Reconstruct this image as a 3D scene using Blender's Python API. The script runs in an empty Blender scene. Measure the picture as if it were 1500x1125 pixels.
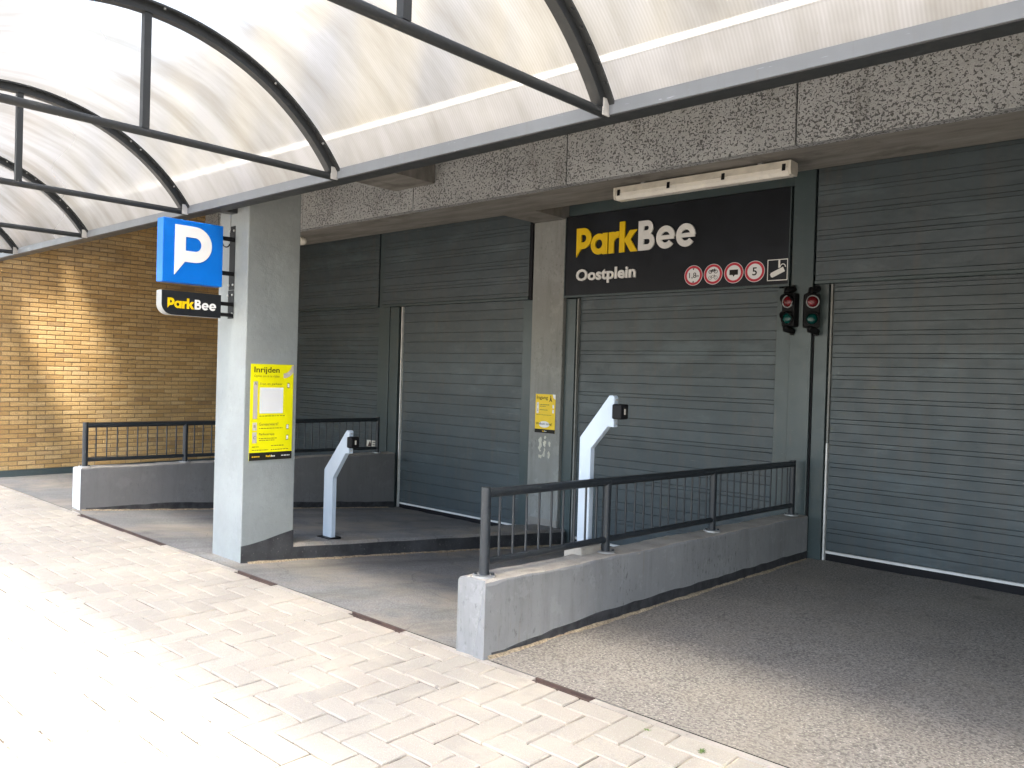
import bpy, bmesh, math, random
from mathutils import Matrix, Vector
random.seed(7)
PI = math.pi
sc = bpy.context.scene
COL = sc.collection

# ------------------------------------------------------------------ camera
F_PX, YAW, PITCH, ROLL, EYE = 1190.0, math.radians(42.212), math.radians(-0.734), math.radians(1.677), 1.6
def cam_axes():
    f = Vector((-math.sin(YAW) * math.cos(PITCH), math.cos(YAW) * math.cos(PITCH), math.sin(PITCH)))
    r0 = Vector((math.cos(YAW), math.sin(YAW), 0)); u0 = r0.cross(f)
    return (r0 * math.cos(ROLL) + u0 * math.sin(ROLL), u0 * math.cos(ROLL) - r0 * math.sin(ROLL), f)
CR, CU, CF = cam_axes()
cam_data = bpy.data.cameras.new('camera'); cam = bpy.data.objects.new('camera', cam_data); COL.objects.link(cam)
m = Matrix((CR, CU, -CF)).transposed().to_4x4(); m.translation = (0, 0, EYE)
cam.matrix_world = m
cam_data.sensor_width = 36.0; cam_data.lens = 36.0 * F_PX / 1500.0; cam_data.clip_start = 0.05; cam_data.clip_end = 800
sc.camera = cam

# ------------------------------------------------------------------ sky, sun, exposure
SUN_EL, SUN_AZ = math.radians(62), math.radians(31)          # from the street, slightly from the right
SUN = Vector((math.cos(SUN_EL) * math.sin(SUN_AZ), -math.cos(SUN_EL) * math.cos(SUN_AZ), math.sin(SUN_EL)))
world = bpy.data.worlds.new('World'); sc.world = world; world.use_nodes = True
wn = world.node_tree.nodes; wl = world.node_tree.links
sky = wn.new('ShaderNodeTexSky'); sky.sky_type = 'NISHITA'; sky.sun_disc = False
sky.sun_elevation = SUN_EL; sky.sun_rotation = math.atan2(SUN.x, SUN.y)
sky.air_density = 1.0; sky.dust_density = 2.5; sky.ozone_density = 0.6
wl.new(sky.outputs[0], wn['Background'].inputs[0]); wn['Background'].inputs[1].default_value = 0.15
sun_data = bpy.data.lights.new('sun', 'SUN'); sun_data.energy = 2.7; sun_data.angle = math.radians(10); sun_data.color = (1, 0.95, 0.87)
sun = bpy.data.objects.new('sun', sun_data); COL.objects.link(sun); sun.rotation_euler = SUN.to_track_quat('Z', 'Y').to_euler()
sun.location = (0, -6, 12)
vs = sc.view_settings; vs.view_transform = 'Standard'; vs.look = 'None'; vs.gamma = 1; vs.use_curve_mapping = False
vs.exposure = 2.6
sc.cycles.max_bounces = 10; sc.cycles.diffuse_bounces = 6; sc.cycles.glossy_bounces = 3; sc.cycles.transmission_bounces = 6
sc.cycles.caustics_reflective = False; sc.cycles.caustics_refractive = True; sc.cycles.sample_clamp_indirect = 6
sc.cycles.use_denoising = True

# ------------------------------------------------------------------ material helpers
MATS = {}
class NT:
    def __init__(s, name):
        s.m = bpy.data.materials.new(name); s.m.use_nodes = True
        s.t = s.m.node_tree; s.n = s.t.nodes; s.l = s.t.links; s.b = s.n['Principled BSDF']; s.out = s.n['Material Output']
        s.pos = s.new('ShaderNodeNewGeometry').outputs['Position']; MATS[name] = s.m
    def new(s, t): return s.n.new(t)
    def put(s, sock, v):
        if isinstance(v, bpy.types.NodeSocket): s.l.new(v, sock)
        elif isinstance(v, tuple): sock.default_value = (*v, 1) if len(v) == 3 and sock.type == 'RGBA' else v
        else: sock.default_value = v
    def scale(s, vec, k):
        n = s.new('ShaderNodeMapping'); s.put(n.inputs['Vector'], vec); n.inputs['Scale'].default_value = k; return n.outputs[0]
    def noise(s, sc_, detail=4, rough=.6, vec=None, dist=0):
        n = s.new('ShaderNodeTexNoise'); s.put(n.inputs['Vector'], vec or s.pos)
        n.inputs['Scale'].default_value = sc_; n.inputs['Detail'].default_value = detail; n.inputs['Roughness'].default_value = rough
        n.inputs['Distortion'].default_value = dist; return n.outputs[0]
    def voro(s, sc_, vec=None, feat='F1', out=0):
        n = s.new('ShaderNodeTexVoronoi'); n.feature = feat; s.put(n.inputs['Vector'], vec or s.pos); n.inputs['Scale'].default_value = sc_; return n.outputs[out]
    def ramp(s, f, stops):
        n = s.new('ShaderNodeValToRGB'); s.put(n.inputs[0], f); e = n.color_ramp.elements
        while len(e) < len(stops): e.new(.5)
        for k, (p, c) in zip(e, stops): k.position = p; k.color = (*c, 1) if isinstance(c, tuple) else (c, c, c, 1)
        return n.outputs[0]
    def mix(s, f, a, b, mode='MIX'):
        n = s.new('ShaderNodeMix'); n.data_type = 'RGBA'; n.blend_type = mode; n.clamp_factor = True
        s.put(n.inputs[0], f); s.put(n.inputs[6], a); s.put(n.inputs[7], b); return n.outputs[2]
    def math(s, op, a, b=0.0):
        n = s.new('ShaderNodeMath'); n.operation = op; s.put(n.inputs[0], a); s.put(n.inputs[1], b); return n.outputs[0]
    def sep(s, vec=None):
        n = s.new('ShaderNodeSeparateXYZ'); s.put(n.inputs[0], vec or s.pos); return n.outputs
    def bump(s, h, strength=.3, dist=.01, normal=None):
        n = s.new('ShaderNodeBump'); n.inputs['Strength'].default_value = strength; n.inputs['Distance'].default_value = dist
        s.put(n.inputs['Height'], h)
        if normal is not None: s.put(n.inputs['Normal'], normal)
        return n.outputs[0]
    def done(s, color, rough=.7, metal=0.0, normal=None, spec=None):
        s.put(s.b.inputs['Base Color'], color); s.put(s.b.inputs['Roughness'], rough); s.put(s.b.inputs['Metallic'], metal)
        if normal is not None: s.put(s.b.inputs['Normal'], normal)
        if spec is not None: s.put(s.b.inputs['Specular IOR Level'], spec)
        return s.m
def g(v, t=(1, 1, 1)): return (v * t[0], v * t[1], v * t[2])
def plain(name, c, rough=.5, metal=0.0, var=.12, bump=.05):
    s = NT(name); f = s.ramp(s.noise(6), [(.3, 0.0), (.7, 1.0)])
    col = s.mix(f, tuple(x * (1 - var) for x in c), tuple(min(1, x * (1 + var)) for x in c))
    return s.done(col, s.math('ADD', s.math('MULTIPLY', s.noise(14), .25), rough - .12), metal, s.bump(s.noise(90), bump, .003), .15 if max(c) < .03 else None)

# painted concrete (ramp walls, column)
def painted(name, base, stain, streak=.5, speck=.5, rust=.0):
    s = NT(name)
    broad = s.ramp(s.noise(1.7, 6, .65), [(.32, 0.0), (.68, 1.0)])
    col = s.mix(broad, tuple(x * .78 for x in base), base)
    st = s.ramp(s.noise(2.2, 6, .7, s.scale(s.pos, (5, 5, .6))), [(.50, 0.0), (.70, streak)])
    col = s.mix(st, col, stain)
    pat = s.ramp(s.noise(4.5, 7, .7), [(.56, 0.0), (.60, streak * .6)])               # repainted / worn patches
    col = s.mix(pat, col, tuple(min(1, x * 1.22) for x in base))
    zone = s.ramp(s.noise(1.4, 3), [(.42, 0.0), (.62, 1.0)])
    sp = s.math('MULTIPLY', s.ramp(s.noise(34, 4, .75, s.scale(s.pos, (1, 1, .45))), [(.57, 0.0), (.66, speck)]), zone)
    col = s.mix(sp, col, tuple(x * .4 for x in stain))
    if rust:
        ru = s.ramp(s.noise(3.1, 5, .7, s.scale(s.pos, (9, 9, .5))), [(.60, 0.0), (.75, rust)]); col = s.mix(ru, col, (.20, .14, .075))
    chip = s.ramp(s.noise(75, 3, .8), [(.71, 0.0), (.73, speck)]); col = s.mix(chip, col, (.45, .43, .40))
    nb = s.bump(s.noise(9, 6), .4, .014); nb = s.bump(s.noise(120, 3), .35, .003, nb)
    return s.done(col, .62, 0, nb)
painted('grey_paint', (.268, .268, .264), (.165, .163, .158), .6, .75, .35)
painted('column_paint', (.285, .308, .305), (.25, .272, .268), .25, .15)
painted('end_white', (.62, .63, .63), (.40, .39, .37), .3, .3)
painted('pillar_concrete', (.27, .275, .258), (.165, .165, .15), .6, .6, .2)
painted('dull_wall', (.175, .172, .168), (.12, .115, .11), .5, .4, .15)
s = NT('bare_concrete')
c = s.mix(s.ramp(s.noise(5, 6), [(.3, 0.0), (.7, 1.0)]), (.30, .27, .23), (.47, .43, .37))
c = s.mix(s.ramp(s.noise(60, 3), [(.6, 0.0), (.72, .6)]), c, (.13, .12, .11))
s.done(c, .85, 0, s.bump(s.noise(70, 5), .5, .006))
s = NT('tar')
c = s.mix(s.ramp(s.noise(11, 5), [(.35, 0.0), (.75, 1.0)]), (.018, .018, .02), (.06, .06, .062))
s.done(c, .75, 0, s.bump(s.noise(50, 4), .5, .006))
s = NT('island_side')
c = s.mix(s.ramp(s.noise(4, 5), [(.35, 0.0), (.7, 1.0)]), (.022, .023, .025), (.065, .066, .068))
c = s.mix(s.ramp(s.noise(60, 3), [(.64, 0.0), (.72, .7)]), c, (.25, .24, .22))
s.done(c, .8, 0, s.bump(s.noise(60, 4), .5, .006))
# exposed-aggregate fascia
s = NT('aggregate_panel')
v = s.noise(44, 4, .66, s.scale(s.pos, (1, 1, 1.2)), .5); dens = s.math('MULTIPLY', s.math('SUBTRACT', s.noise(1.6, 4), .5), .16)
pit = s.ramp(s.math('ADD', v, dens), [(.55, 0.0), (.60, 1.0)])
oi = s.new('ShaderNodeObjectInfo').outputs['Random']
c = s.mix(s.ramp(s.noise(2.2, 5), [(.3, 0.0), (.7, 1.0)]), (.42, .44, .452), (.56, .582, .60))
c = s.mix(s.math('MULTIPLY', oi, .35), c, (.27, .265, .25))
c = s.mix(s.ramp(s.noise(160, 2), [(.4, 0.0), (.7, .55)]), c, (.24, .24, .235))
c = s.mix(s.ramp(s.voro(60), [(.10, .5), (.25, 0.0)]), c, (.50, .49, .47))
c = s.mix(s.ramp(s.noise(1.5, 6, .7, s.scale(s.pos, (5, 5, .8))), [(.54, 0.0), (.75, .55)]), c, (.17, .16, .14))
c = s.mix(s.math('MULTIPLY', pit, .85), c, (.06, .06, .058))
s.done(c, .85, 0, s.bump(s.math('SUBTRACT', 1.0, pit), .9, .014))
s = NT('soffit_concrete')
c = s.mix(s.ramp(s.noise(3, 6, .6, s.scale(s.pos, (.6, 3, 1))), [(.3, 0.0), (.7, 1.0)]), (.17, .16, .145), (.30, .285, .26))
c = s.mix(s.ramp(s.noise(2.2, 4), [(.58, 0.0), (.75, .8)]), c, (.09, .08, .07))
s.done(c, .9, 0, s.bump(s.noise(40, 5), .4, .006))
# painted steel
def steel(name, base, rough=.42, dirt=.35, scr=.4):
    s = NT(name)
    b = s.ramp(s.noise(1.3, 5, .6, s.scale(s.pos, (1, 1, .5))), [(.3, 0.0), (.72, 1.0)])
    c = s.mix(b, tuple(x * .78 for x in base), base)
    d = s.ramp(s.noise(3.0, 5, .7, s.scale(s.pos, (5, 5, .6))), [(.55, 0.0), (.8, dirt)])
    c = s.mix(d, c, (.11, .10, .085))
    k = s.ramp(s.noise(30, 2, .8, s.scale(s.pos, (.35, .35, 3))), [(.70, 0.0), (.73, scr)])
    c = s.mix(k, c, tuple(min(1, x * 2.4) for x in base))
    r = s.math('ADD', s.math('MULTIPLY', s.noise(8, 4), .35), rough - .17)
    return s.done(c, r, 0, s.bump(s.noise(14, 3), .08, .01))
steel('slate_steel', (.062, .086, .088), .36, .5, .5)
def door_mat(name, base):
    s = NT(name)
    oi = s.new('ShaderNodeObjectInfo').outputs['Random']
    b = s.ramp(s.noise(.9, 6, .65), [(.32, 0.0), (.68, 1.0)])
    c = s.mix(b, tuple(x * .68 for x in base), base)
    c = s.mix(s.math('MULTIPLY', oi, .5), c, tuple(x * .6 for x in base))
    d = s.ramp(s.noise(2.0, 7, .72, s.scale(s.pos, (6, 1, .4))), [(.48, 0.0), (.72, .6)])
    c = s.mix(d, c, (.085, .08, .07))
    f = s.ramp(s.noise(1.3, 6, .7, s.scale(s.pos, (.6, 1, 2.2))), [(.56, 0.0), (.68, .5)])
    c = s.mix(f, c, tuple(x * 1.5 for x in base))
    k = s.ramp(s.noise(26, 3, .8, s.scale(s.pos, (.10, 1, 4))), [(.66, 0.0), (.72, .55)])
    c = s.mix(k, c, (.20, .22, .22))
    r = s.math('ADD', s.math('MULTIPLY', s.noise(5, 5), .45), .24)
    nb = s.bump(s.noise(2.5, 3), .5, .03); nb = s.bump(s.noise(130, 2), .15, .002, nb)
    return s.done(c, r, 0, nb)
door_mat('door_paint', (.074, .096, .104))
steel('rail_paint', (.021, .026, .031), .42, .25, .5)
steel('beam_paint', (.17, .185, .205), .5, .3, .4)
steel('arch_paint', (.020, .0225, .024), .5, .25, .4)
steel('post_paint', (.50, .58, .66), .35, .06, .05)
plain('black_plastic', (.008, .008, .009), .5)
plain('black_metal', (.010, .010, .011), .5)
plain('rubber', (.014, .014, .016), .6)
plain('white_trim', (.72, .72, .69), .5)
plain('zinc', (.42, .42, .41), .45, .5)
plain('rust', (.055, .032, .024), .85, 0, .5, .6)
plain('old_white', (.60, .56, .48), .5, 0, .2)
plain('diffuser', (.78, .75, .68), .3, 0, .08)
plain('cap_weld', (.45, .44, .42), .7, 0, .3, .4)
plain('torn_paper', (.55, .54, .46), .9, 0, .2)
plain('sign_blue', (.0, .145, .60), .35, 0, .03, .0)
plain('sign_white', (.82, .82, .82), .35, 0, .02, .02)
plain('letter_white', (.80, .79, .75), .45, 0, .03)
plain('letter_yellow', (.86, .56, .0), .4, 0, .04)
plain('poster_yellow', (.86, .80, .0), .4, 0, .03, .02)
plain('poster_amber', (.86, .60, .01), .45, 0, .05)
plain('ink', (.02, .018, .015), .5)
plain('ink_brown', (.16, .13, .02), .5)
plain('poster_grey', (.52, .47, .42), .5, 0, .05)
plain('sign_red', (.52, .02, .045), .4, 0, .05)
plain('bird_grey', (.30, .31, .31), .5)
s = NT('sign_black'); s.done(s.mix(s.ramp(s.noise(1.3, 4), [(.35, 0.0), (.7, 1.0)]), (.012, .013, .015), (.020, .023, .028)), s.math('ADD', s.math('MULTIPLY', s.noise(5), .2), .25), 0, None, .25)
def lens(name, c):
    s = NT(name); w = s.voro(140)
    s.done(c, .15, 0, s.bump(w, .4, .003))
lens('lens_red', (.13, .006, .010)); lens('lens_green', (.0, .050, .044))
# brick
s = NT('brick')
r1 = s.new('ShaderNodeObjectInfo').outputs['Random']; gi = s.new('ShaderNodeNewGeometry').outputs['Random Per Island']
rr = s.math('FRACT', s.math('ADD', s.math('MULTIPLY', r1, 7.31), gi))
c = s.ramp(rr, [(0.0, (.46, .28, .10)), (.3, (.54, .345, .135)), (.7, (.60, .395, .165)), (.93, (.63, .435, .205)), (1.0, (.34, .205, .085))])
c = s.mix(s.ramp(s.noise(55, 4), [(.35, 0.0), (.7, .45)]), c, (.20, .135, .07))
c = s.mix(s.ramp(s.noise(1.1, 4), [(.54, 0.0), (.70, .5)]), c, (.20, .145, .085))
c = s.mix(s.ramp(s.noise(6, 5, .7), [(.62, 0.0), (.70, .4)]), c, (.10, .08, .06))
s.done(c, .85, 0, s.bump(s.noise(110, 4), .45, .004))
s = NT('mortar'); s.done(s.mix(s.noise(30), (.19, .135, .08), (.32, .235, .145)), .95, 0, s.bump(s.noise(90), .5, .004))
# pavers
s = NT('paver')
r1 = s.new('ShaderNodeObjectInfo').outputs['Random']; gi = s.new('ShaderNodeNewGeometry').outputs['Random Per Island']
rr = s.math('FRACT', s.math('ADD', s.math('MULTIPLY', r1, 5.77), gi))
c = s.ramp(rr, [(0.0, (.37, .33, .265)), (.3, (.41, .368, .295)), (.6, (.435, .39, .312)), (.85, (.42, .37, .296)), (1.0, (.46, .415, .335))])
c = s.mix(s.ramp(s.noise(170, 3, .7), [(.42, 0.0), (.62, .5)]), c, (.28, .26, .24))
c = s.mix(s.ramp(s.voro(95), [(.10, .5), (.22, 0.0)]), c, (.62, .60, .56))
c = s.mix(s.ramp(s.noise(2.4, 5), [(.50, 0.0), (.72, .7)]), c, (.52, .455, .355))
c = s.mix(s.ramp(s.noise(7, 6, .7), [(.58, 0.0), (.70, .45)]), c, (.27, .24, .21))
c = s.mix(s.ramp(s.voro(3.1), [(.035, .7), (.05, 0.0)]), c, (.14, .125, .11))
s.done(c, .85, 0, s.bump(s.noise(150, 4), .5, .004))
s = NT('joint_sand')
c = s.mix(s.ramp(s.noise(3.5, 4), [(.46, 0.0), (.60, 1.0)]), (.07, .058, .045), (.60, .51, .38))
s.done(c, .95, 0, s.bump(s.noise(200), .6, .004))
s = NT('street_paving')
c = s.mix(s.ramp(s.noise(25, 4), [(.3, 0.0), (.7, 1.0)]), (.26, .24, .21), (.36, .33, .29)); s.done(c, .9, 0, s.bump(s.noise(60), .4, .006))
# ramps
def ramp_mat(name, lo, hi, speck_sc, speck, stain, aggr, tyre_k, crack, stain_k):
    s = NT(name); x, y, z = s.sep()
    c = s.mix(s.ramp(s.noise(1.3, 7, .65), [(.32, 0.0), (.66, 1.0)]), lo, hi)
    a = s.ramp(s.noise(speck_sc, 3, .7), [(.46, 0.0), (.58, 1.0)])
    c = s.mix(s.math('MULTIPLY', a, aggr), c, speck)
    c = s.mix(s.ramp(s.voro(speck_sc * .7), [(.10, aggr * .8), (.24, 0.0)]), c, tuple(min(1, q * 1.9) for q in hi))
    c = s.mix(s.ramp(s.noise(1.1, 7, .68, None, .25), [(.46, 0.0), (.70, stain_k)]), c, stain)
    tyre = s.ramp(s.noise(1.0, 5, .65, s.scale(s.pos, (2.2, .25, 1))), [(.50, 0.0), (.70, tyre_k)])
    c = s.mix(tyre, c, (.05, .048, .046))
    oil = s.ramp(s.voro(1.3), [(.06, .6), (.13, 0.0)]); c = s.mix(s.math('MULTIPLY', oil, s.noise(14, 4)), c, (.03, .03, .03))
    if crack:
        wv = s.new('ShaderNodeVectorMath'); wv.operation = 'ADD'; s.put(wv.inputs[0], s.pos)
        nz = s.new('ShaderNodeTexNoise'); nz.inputs['Scale'].default_value = 2.5; s.put(nz.inputs['Vector'], s.pos)
        sc2 = s.new('ShaderNodeVectorMath'); sc2.operation = 'SCALE'; s.put(sc2.inputs[0], nz.outputs['Color']); sc2.inputs['Scale'].default_value = .35; s.l.new(sc2.outputs[0], wv.inputs[1])
        cr = s.ramp(s.voro(.75, wv.outputs[0], 'DISTANCE_TO_EDGE'), [(.0, .45), (.004, 0.0)]); c = s.mix(cr, c, (.05, .045, .04))
    return s.done(c, .8, 0, s.bump(s.noise(speck_sc, 4), .7, .008))
ramp_mat('ramp_aggregate', (.275, .248, .212), (.335, .304, .260), 62, (.11, .10, .088), (.32, .278, .215), .85, .15, False, .45)
ramp_mat('ramp_concrete', (.15, .15, .152), (.25, .247, .242), 75, (.10, .098, .095), (.33, .285, .22), .6, .5, True, .75)
s = NT('loose_sand'); s.done(s.mix(s.ramp(s.noise(60, 5), [(.35, 0.0), (.65, 1.0)]), (.18, .14, .09), (.46, .37, .25)), .95, 0, s.bump(s.noise(180, 4), .8, .006))
# translucent fluted roof sheet
s = NT('roof_sheet')
x, y, z = s.sep()
fl = s.math('SINE', s.math('MULTIPLY', x, 2 * PI / .016))
dirt = s.ramp(s.noise(1.5, 6, .6, s.scale(s.pos, (2.6, .55, .55))), [(.40, 0.0), (.66, 1.0)])
c = s.mix(dirt, (.53, .525, .515), (.36, .345, .31))
c = s.mix(s.math('MULTIPLY', s.math('ADD', fl, 1.0), .13), c, (.30, .28, .26))
c = s.mix(s.ramp(s.noise(45, 3, .7, s.scale(s.pos, (1, .35, .35))), [(.68, 0.0), (.75, .4)]), c, (.35, .30, .2))
tr = s.new('ShaderNodeBsdfTranslucent'); s.put(tr.inputs[0], c)
gl = s.new('ShaderNodeBsdfGlossy'); gl.inputs['Roughness'].default_value = .25; gl.inputs[0].default_value = (1, 1, 1, 1)
df = s.new('ShaderNodeBsdfDiffuse'); s.put(df.inputs[0], c)
rf = s.new('ShaderNodeBsdfRefraction'); rf.inputs['Roughness'].default_value = .32; rf.inputs['IOR'].default_value = 1.06; s.put(rf.inputs[0], c)
ms = s.new('ShaderNodeMixShader'); ms.inputs[0].default_value = .12; s.l.new(tr.outputs[0], ms.inputs[1]); s.l.new(df.outputs[0], ms.inputs[2])
m2 = s.new('ShaderNodeMixShader'); m2.inputs[0].default_value = .04; mr = s.new('ShaderNodeMixShader'); mr.inputs[0].default_value = .70; s.l.new(ms.outputs[0], mr.inputs[1]); s.l.new(rf.outputs[0], mr.inputs[2])
s.l.new(mr.outputs[0], m2.inputs[1]); s.l.new(gl.outputs[0], m2.inputs[2])
s.l.new(m2.outputs[0], s.out.inputs[0])
plain('weed_green', (.10, .17, .03), .7, 0, .3)
plain('dry_leaf', (.30, .19, .07), .8, 0, .3)
s = NT('render_wall')
c = s.mix(s.ramp(s.noise(.9, 3, .5, s.scale(s.pos, (1.3, 1, .35))), [(.42, 0.0), (.58, 1.0)]), (.085, .085, .085), (.22, .185, .11))
s.done(c, .9, 0, s.bump(s.noise(20, 4), .3, .01))

# ------------------------------------------------------------------ mesh helpers
class MB:
    def __init__(s): s.v = []; s.f = []; s.mi = []; s.sm = []
    def add(s, vs, fs, mi=0, sm=False):
        o = len(s.v); s.v += [tuple(p) for p in vs]
        for f in fs: s.f.append([i + o for i in f]); s.mi.append(mi); s.sm.append(sm)
    def box(s, x0, x1, y0, y1, z0, z1, mi=0):
        s.add([(x0,y0,z0),(x1,y0,z0),(x1,y1,z0),(x0,y1,z0),(x0,y0,z1),(x1,y0,z1),(x1,y1,z1),(x0,y1,z1)],
              [(0,3,2,1),(4,5,6,7),(0,1,5,4),(1,2,6,5),(2,3,7,6),(3,0,4,7)], mi); return s
    def bevel_box(s, x0, x1, y0, y1, z0, z1, b, mi=0):      # top edges chamfered
        V = [(x0,y0,z0),(x1,y0,z0),(x1,y1,z0),(x0,y1,z0),(x0,y0,z1-b),(x1,y0,z1-b),(x1,y1,z1-b),(x0,y1,z1-b),
             (x0+b,y0+b,z1),(x1-b,y0+b,z1),(x1-b,y1-b,z1),(x0+b,y1-b,z1)]
        F = [(0,1,5,4),(1,2,6,5),(2,3,7,6),(3,0,4,7),(4,5,9,8),(5,6,10,9),(6,7,11,10),(7,4,8,11),(8,9,10,11)]
        s.add(V, F, mi); return s
    def prism(s, pts, z0, z1, mi=0):                          # polygon in local x,y extruded along local z
        n = len(pts); a = sum(pts[i][0]*pts[(i+1)%n][1]-pts[(i+1)%n][0]*pts[i][1] for i in range(n))
        if a < 0: pts = pts[::-1]
        V = [(p[0],p[1],z0) for p in pts] + [(p[0],p[1],z1) for p in pts]
        F = [list(range(n))[::-1], list(range(n, 2*n))] + [(i,(i+1)%n,n+(i+1)%n,n+i) for i in range(n)]
        s.add(V, F, mi); return s
    def arc(s, cx, cy, r1, r0, a0, a1, z0, z1, n=28, mi=0):   # ring sector (degrees), extruded
        full = abs(a1 - a0) >= 359.9; k = n if full else n + 1
        V = []
        for i in range(k):
            t = math.radians(a0 + (a1 - a0) * i / n); c_, s_ = math.cos(t), math.sin(t)
            V += [(cx+r1*c_,cy+r1*s_,z0),(cx+r0*c_,cy+r0*s_,z0),(cx+r1*c_,cy+r1*s_,z1),(cx+r0*c_,cy+r0*s_,z1)]
        F = []
        for i in range(n):
            a = 4*i; b = 4*((i+1) % k)
            F += [(a+2,b+2,b+3,a+3),(a,a+1,b+1,b),(a,b,b+2,a+2),(a+1,a+3,b+3,b+1)]
        if not full: F += [(0,2,3,1),(4*n,4*n+1,4*n+3,4*n+2)]
        s.add(V, F, mi); return s
    def disc(s, cx, cy, r, z0, z1, n=32, mi=0):
        return s.prism([(cx+r*math.cos(2*PI*i/n), cy+r*math.sin(2*PI*i/n)) for i in range(n)], z0, z1, mi)
    def tube(s, pts, r, n=10, mi=0, caps=True):
        pts = [Vector(p) for p in pts]; rr = r if isinstance(r, (list, tuple)) else [r]*len(pts); V = []; F = []
        t = (pts[1]-pts[0]).normalized(); up = Vector((0,0,1)) if abs(t.z) < .9 else Vector((1,0,0)); a = t.cross(up).normalized()
        for i, p in enumerate(pts):
            if i == 0: t = (pts[1]-p)
            elif i == len(pts)-1: t = (p-pts[i-1])
            else: t = (pts[i+1]-pts[i-1])
            t.normalize(); a = (a - t*a.dot(t)).normalized(); b = t.cross(a)
            V += [p + (a*math.cos(2*PI*k/n)+b*math.sin(2*PI*k/n))*rr[i] for k in range(n)]
        for i in range(len(pts)-1):
            for k in range(n): F.append((i*n+k, i*n+(k+1)%n, (i+1)*n+(k+1)%n, (i+1)*n+k))
        s.add(V, F, mi, True)
        if caps:
            s.add(V[:n], [list(range(n))[::-1]], mi); s.add(V[-n:], [list(range(n))], mi)
        return s
    def mesh(s, name, mats):
        me = bpy.data.meshes.new(name); me.from_pydata(s.v, [], s.f)
        for q in (mats if isinstance(mats, (list, tuple)) else [mats]): me.materials.append(MATS[q])
        me.polygons.foreach_set('material_index', s.mi); me.polygons.foreach_set('use_smooth', s.sm); me.update(); return me
    def build(s, name, mats, parent=None, bevel=0, seg=2):
        o = bpy.data.objects.new(name, s.mesh(name, mats)); COL.objects.link(o)
        if parent is not None: o.parent = parent
        if bevel:
            bm = bmesh.new(); bm.from_mesh(o.data)
            bmesh.ops.remove_doubles(bm, verts=bm.verts, dist=1e-5)
            ed = [e for e in bm.edges if len(e.link_faces) == 2 and e.calc_face_angle(0) > .5]
            bmesh.ops.bevel(bm, geom=ed, offset=bevel, segments=seg, affect='EDGES', profile=.5, clamp_overlap=True)
            bm.to_mesh(o.data); bm.free()
        return o
def tag(o, label, cat, group=None):
    o['label'] = label; o['category'] = cat
    if group: o['group'] = group
    return o
def structure(o): o['kind'] = 'structure'; return o
def thing(name, label, cat, loc=(0,0,0), group=None):
    o = bpy.data.objects.new(name, None); COL.objects.link(o); o.location = loc; o.empty_display_size = .1
    return tag(o, label, cat, group)
def place(parent):                                             # parts below are given in world coordinates
    parent.rotation_mode = 'QUATERNION'
def child(o, parent):
    o.parent = parent; o.matrix_parent_inverse = Matrix.LocRotScale(parent.location, parent.rotation_euler.to_quaternion(), None).inverted(); return o
def W(mb, name, mats, parent, bevel=0, seg=2):                 # build in world coordinates and parent without moving
    o = mb.build(name, mats, None, bevel, seg)
    if parent is not None: o.parent = parent; o.location = -root_loc(parent)
    return o
def root_loc(o):
    v = Vector(o.location)
    if o.parent is not None: v = v + root_loc(o.parent)
    return v
def frame(o, origin, u, v):                                    # local x,y,z -> u, v, u x v
    u = Vector(u); v = Vector(v); n = u.cross(v); m = Matrix((u, v, n)).transposed().to_4x4(); m.translation = origin; o.matrix_world = m; return o
FACE_STREET = ((1,0,0),(0,0,1)); FACE_RIGHT = ((0,1,0),(0,0,1))
def text_mb(body, width=None, height=None, bold=0.0, depth=.001, cx=0, cy=0, left=False, mi=0, mb=None, base=0.0):
    cu = bpy.data.curves.new('t', 'FONT'); cu.body = body; cu.size = 1; cu.offset = bold; cu.extrude = .5; cu.resolution_u = 3
    o = bpy.data.objects.new('t', cu); COL.objects.link(o); dg = bpy.context.evaluated_depsgraph_get()
    me = bpy.data.meshes.new_from_object(o.evaluated_get(dg)); bpy.data.objects.remove(o); bpy.data.curves.remove(cu)
    xs = [p.co.x for p in me.vertices]; ys = [p.co.y for p in me.vertices]; x0, x1, y0, y1 = min(xs), max(xs), min(ys), max(ys)
    sx = sy = None
    if width: sx = width/(x1-x0)
    if height: sy = height/(y1-y0)
    sx = sx or sy; sy = sy or sx
    mb = mb or MB(); ox = 0 if left else -(x1-x0)*sx/2
    mb.add([((p.co.x-x0)*sx+ox+cx, (p.co.y-y0)*sy+cy, base+(p.co.z+.5)*depth) for p in me.vertices], [list(q.vertices) for q in me.polygons], mi)
    bpy.data.meshes.remove(me); return mb
def in_view(p, marg=.02):
    d = Vector(p) - Vector((0, 0, EYE)); z = d.dot(CF)
    if z < .3: return None
    u = d.dot(CR)/z*F_PX/1500; v = d.dot(CU)/z*F_PX/1500
    return z if abs(u) < .5+marg and abs(v) < .375+marg else None

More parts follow.
